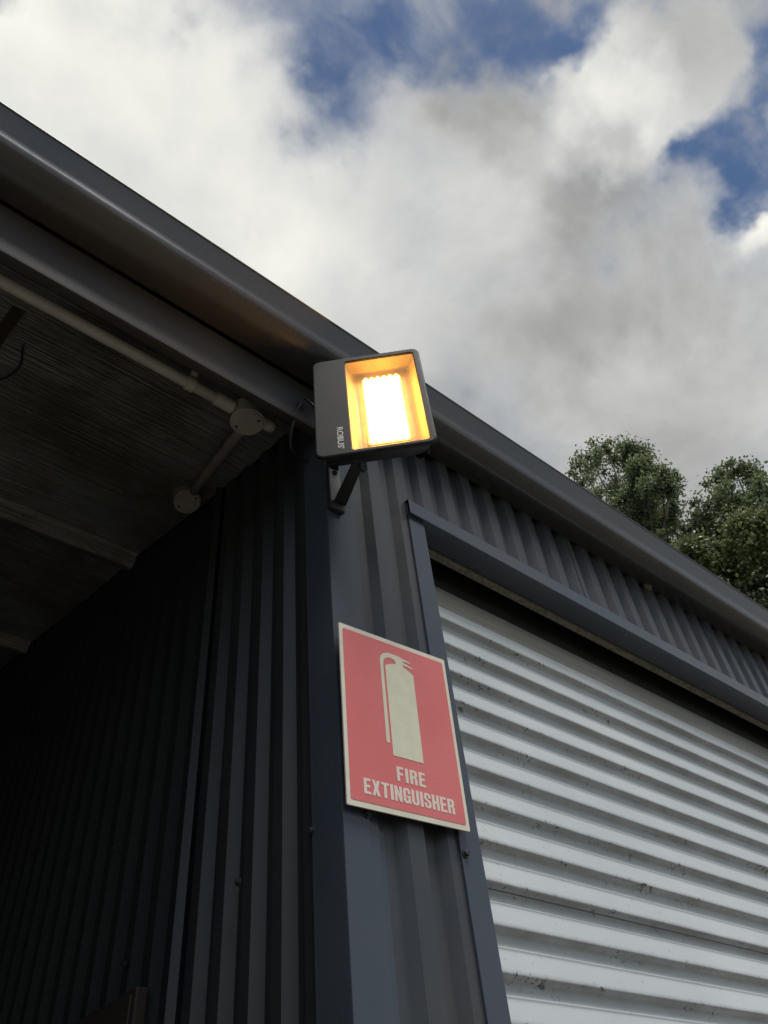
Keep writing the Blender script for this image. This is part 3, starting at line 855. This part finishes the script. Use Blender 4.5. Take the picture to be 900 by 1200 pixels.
GL = {
 'F': ([[(0, 0), (s_, 0), (s_, .42), (.40, .42), (.40, .59), (s_, .59), (s_, .83), (.44, .83), (.44, 1), (0, 1)]], .46),
 'I': ([[(0, 0), (.2, 0), (.2, 1), (0, 1)]], .2),
 'R': ([[(0, 0), (s_, 0), (s_, .43), (.24, .43), (.29, .40), (.30, .33), (.30, 0), (.49, 0), (.49, .36), (.47, .45), (.40, .52), (.47, .58), (.50, .67), (.50, .80), (.47, .92), (.40, .98), (.30, 1), (0, 1)],
        [(s_, .58), (.26, .58), (.30, .62), (.31, .70), (.30, .79), (.26, .84), (s_, .84)]], .5),
 'E': ([[(0, 0), (.45, 0), (.45, .17), (s_, .17), (s_, .42), (.41, .42), (.41, .59), (s_, .59), (s_, .83), (.44, .83), (.44, 1), (0, 1)]], .45),
 'X': ([[(0, 0), (.19, 0), (.26, .28), (.33, 0), (.53, 0), (.38, .5), (.52, 1), (.33, 1), (.265, .74), (.20, 1), (.01, 1), (.15, .5)]], .53),
 'T': ([[(.16, 0), (.35, 0), (.35, .83), (.51, .83), (.51, 1), (0, 1), (0, .83), (.16, .83)]], .51),
 'N': ([[(0, 0), (.17, 0), (.17, .50), (.33, 0), (.5, 0), (.5, 1), (.33, 1), (.33, .52), (.17, 1), (0, 1)]], .5),
 'G': ([[(.5, .62), (.31, .62), (.31, .78), (.28, .84), (.22, .84), (.19, .78), (.19, .22), (.22, .16), (.28, .16), (.31, .22), (.31, .37), (.25, .37), (.25, .52), (.5, .52), (.5, 0), (.39, 0), (.37, .07), (.30, .005), (.20, -.01), (.08, .04), (0, .17), (0, .83), (.08, .96), (.25, 1.01), (.42, .96), (.5, .83)]], .5),
 'U': ([[(0, 1), (.19, 1), (.19, .20), (.22, .15), (.28, .15), (.31, .20), (.31, 1), (.5, 1), (.5, .17), (.42, .04), (.25, -.01), (.08, .04), (0, .17)]], .5),
 'S': ([[(.48, .66), (.30, .66), (.30, .80), (.27, .85), (.21, .85), (.18, .80), (.18, .70), (.22, .63), (.40, .50), (.48, .38), (.48, .17), (.41, .04), (.24, -.01), (.07, .04), (0, .17), (0, .36), (.18, .36), (.18, .20), (.21, .14), (.27, .14), (.30, .20), (.30, .30), (.26, .37), (.08, .50), (0, .62), (0, .83), (.07, .96), (.24, 1.01), (.41, .96), (.48, .83)]], .48),
 'H': ([[(0, 0), (s_, 0), (s_, .42), (.31, .42), (.31, 0), (.5, 0), (.5, 1), (.31, 1), (.31, .59), (s_, .59), (s_, 1), (0, 1)]], .5),
}
def word(txt, x0, x1, y0, y1, gap):
    tot = sum(GL[c][1] for c in txt) + gap * (len(txt) - 1)
    kx = (x1 - x0) / tot; ky = y1 - y0; cur = 0.0; sp_ = []
    for c in txt:
        for lp in GL[c][0]: sp_.append([(x0 + (cur + a) * kx, y0 + b * ky) for a, b in lp])
        cur += GL[c][1] + gap
    link('lettering', poly_mesh('lettering', sp_, 0.0009), M['print_text'], SG)
word('FIRE', 92, 146.5, 51.5, 74, 0.10)
word('EXTINGUISHER', 29.7, 199, 20.5, 43.5, 0.075)

# ------------------------------------------------------------------ conduit, junction boxes and clips
CD = thing('conduit', P(0.65, 1.136, 1.76), 'grey plastic conduit with round junction boxes under the foil ceiling of the open bay', 'conduit')
RC = 0.0122
yc, zc = 1.136, 1.708
tube('pipe', [P(XL + 0.1, yc, zc), P(-2, yc, zc - .004), P(-1, yc, zc), P(-0.3, yc, zc - 0.003), P(0.1, yc, zc + 0.001), P(0.4, yc, zc + 0.003), P(0.61, yc, zc + 0.004)], RC, M['pvc'], CD, 16)
lathe('coupling', P(0.555, yc, zc + 0.0035), (1, 0, 0), [(-0.002, RC), (0.0, 0.0150), (0.030, 0.0150), (0.038, 0.0150)], M['pvc'], CD, 18)
def jbox(c, ax, r=0.033, h=0.040, mat='pvc'):
    b = lathe('junction_box', c, ax, [(-h, r * 0.98), (-h * 0.2, r), (-0.004, r * 1.02), (-0.0035, r * 1.06), (0.0, r * 1.06)], M[mat], CD, 28)
    l = lathe('lid', Vector(c) + Vector(ax).normalized() * 0.0006, ax, [(0.0, r * 1.0), (0.0025, r * 0.99), (0.0035, r * 0.95)], M['pvc_dark' if mat == 'pvc' else mat], b, 28)
    a = Vector(ax).normalized(); q = a.cross(Vector((0.8, 0.6, 0.1))).normalized()
    for sg in (-1, 1):
        lathe('lid_screw', Vector(c) + a * 0.0038 + q * sg * r * 0.72, ax, [(0, 0.0032), (0.0009, 0.003), (0.001, 0.0015)], M['screw'], b, 10)
    return b
NRM = Vector((0, SL, -1)).normalized()
jbox(P(0.655, 1.136, 1.682), (0.05, 0.02, -1))
lathe('conduit_end', P(0.705, 1.132, 1.712), (1, -0.05, 0), [(-0.02, 0.0135), (0.012, 0.0135), (0.020, 0.012), (0.024, 0.008)], M['pvc'], CD, 18)
tube('pipe', [P(0.672, 1.170, 1.722), P(0.694, 1.30, 1.775), P(0.720, 1.46, 1.828), P(0.742, 1.60, 1.872)], RC, M['pvc_shaded'], CD, 16)
jbox(P(0.745, 1.648, 1.865), (0.0, -0.35, -1), 0.0315, 0.046, 'pvc_shaded')
# half saddle clip
ci = P(0.478, yc, zc + 0.0035)
lathe('saddle_clip', ci, (1, 0, 0), [(-0.009, 0.0137), (-0.008, 0.0152), (0.008, 0.0152), (0.009, 0.0137)], M['pvc'], CD, 18)
bm = tube_bm([ci + Vector((0, -0.010, 0.012)), ci + Vector((0.0, -0.022, 0.030)), ci + Vector((0.0, -0.024, 0.036))], 0.0075, 10)
link('saddle_tab', bm_mesh('saddle_tab', bm), M['pvc'], CD)

# loose things under the ceiling
tp0 = [P(*v) for v in ((-0.10, 1.33, ceil_z(1.33) - 0.014), (0.03, 1.31, ceil_z(1.31) - 0.012), (0.10, 1.36, ceil_z(1.36) - 0.014), (0.12, 1.45, ceil_z(1.45) - 0.022), (0.085, 1.55, ceil_z(1.55) - 0.022), (0.0, 1.62, ceil_z(1.62) - 0.014), (-0.2, 1.66, ceil_z(1.66) - 0.02))]
wire = tube('ceiling_wire', smooth_path([p for p in tp0[2:]]), 0.0022, M['rubber'], None, 6)
wire['label'] = 'thin black wire trailing in a curve across the foil ceiling'; wire['category'] = 'wire'
V = [P(x, y, ceil_z(y) - 0.0115 - d) for x, y, d in ((0.035, 1.25, 0), (0.065, 1.25, 0), (0.05, 1.55, 0.004), (0.015, 1.55, 0.004))]
link('tape_strip', mesh('tape_strip', V, [(0, 1, 2, 3)]), M['tape'], SHED)

# small lump under the gutter above the roller door
rr = random.Random(5)
bm = bmesh.new()
bmesh.ops.create_icosphere(bm, subdivisions=3, radius=0.011)
for v in bm.verts:
    v.co *= 1 + 0.25 * math.sin(v.co.x * 400 + 1) * math.cos(v.co.z * 330) + rr.uniform(-0.06, 0.06)
    v.co.x *= 1.5
mx_ = on_y(763, 694, 0.985)
lump = link('mud_nest', bm_mesh('mud_nest', bm), M['mud'], None, loc=P(mx_[0], 0.992, 1.781), smooth=True)
lump['label'] = 'small pale lump stuck where gutter meets wall above the roller door'; lump['category'] = 'nest'

# metal box fixed to the dividing wall low in the dark bay
CB = thing('wall_cabinet', P(0.80, 1.78, 0.2), 'dark brown rusty metal cabinet fixed on the dark ribbed wall of the bay', 'cabinet')
box('cabinet_body', 0.782, 0.809, 1.66, 2.05, 0.02, 0.478, M['brown'], CB, 0.003)
box('cabinet_door', 0.776, 0.7815, 1.672, 2.04, 0.032, 0.466, M['brown'], CB, 0.002)
box('cabinet_hasp', 0.770, 0.7755, 1.70, 1.735, 0.36, 0.40, M['black'], CB, 0.002)
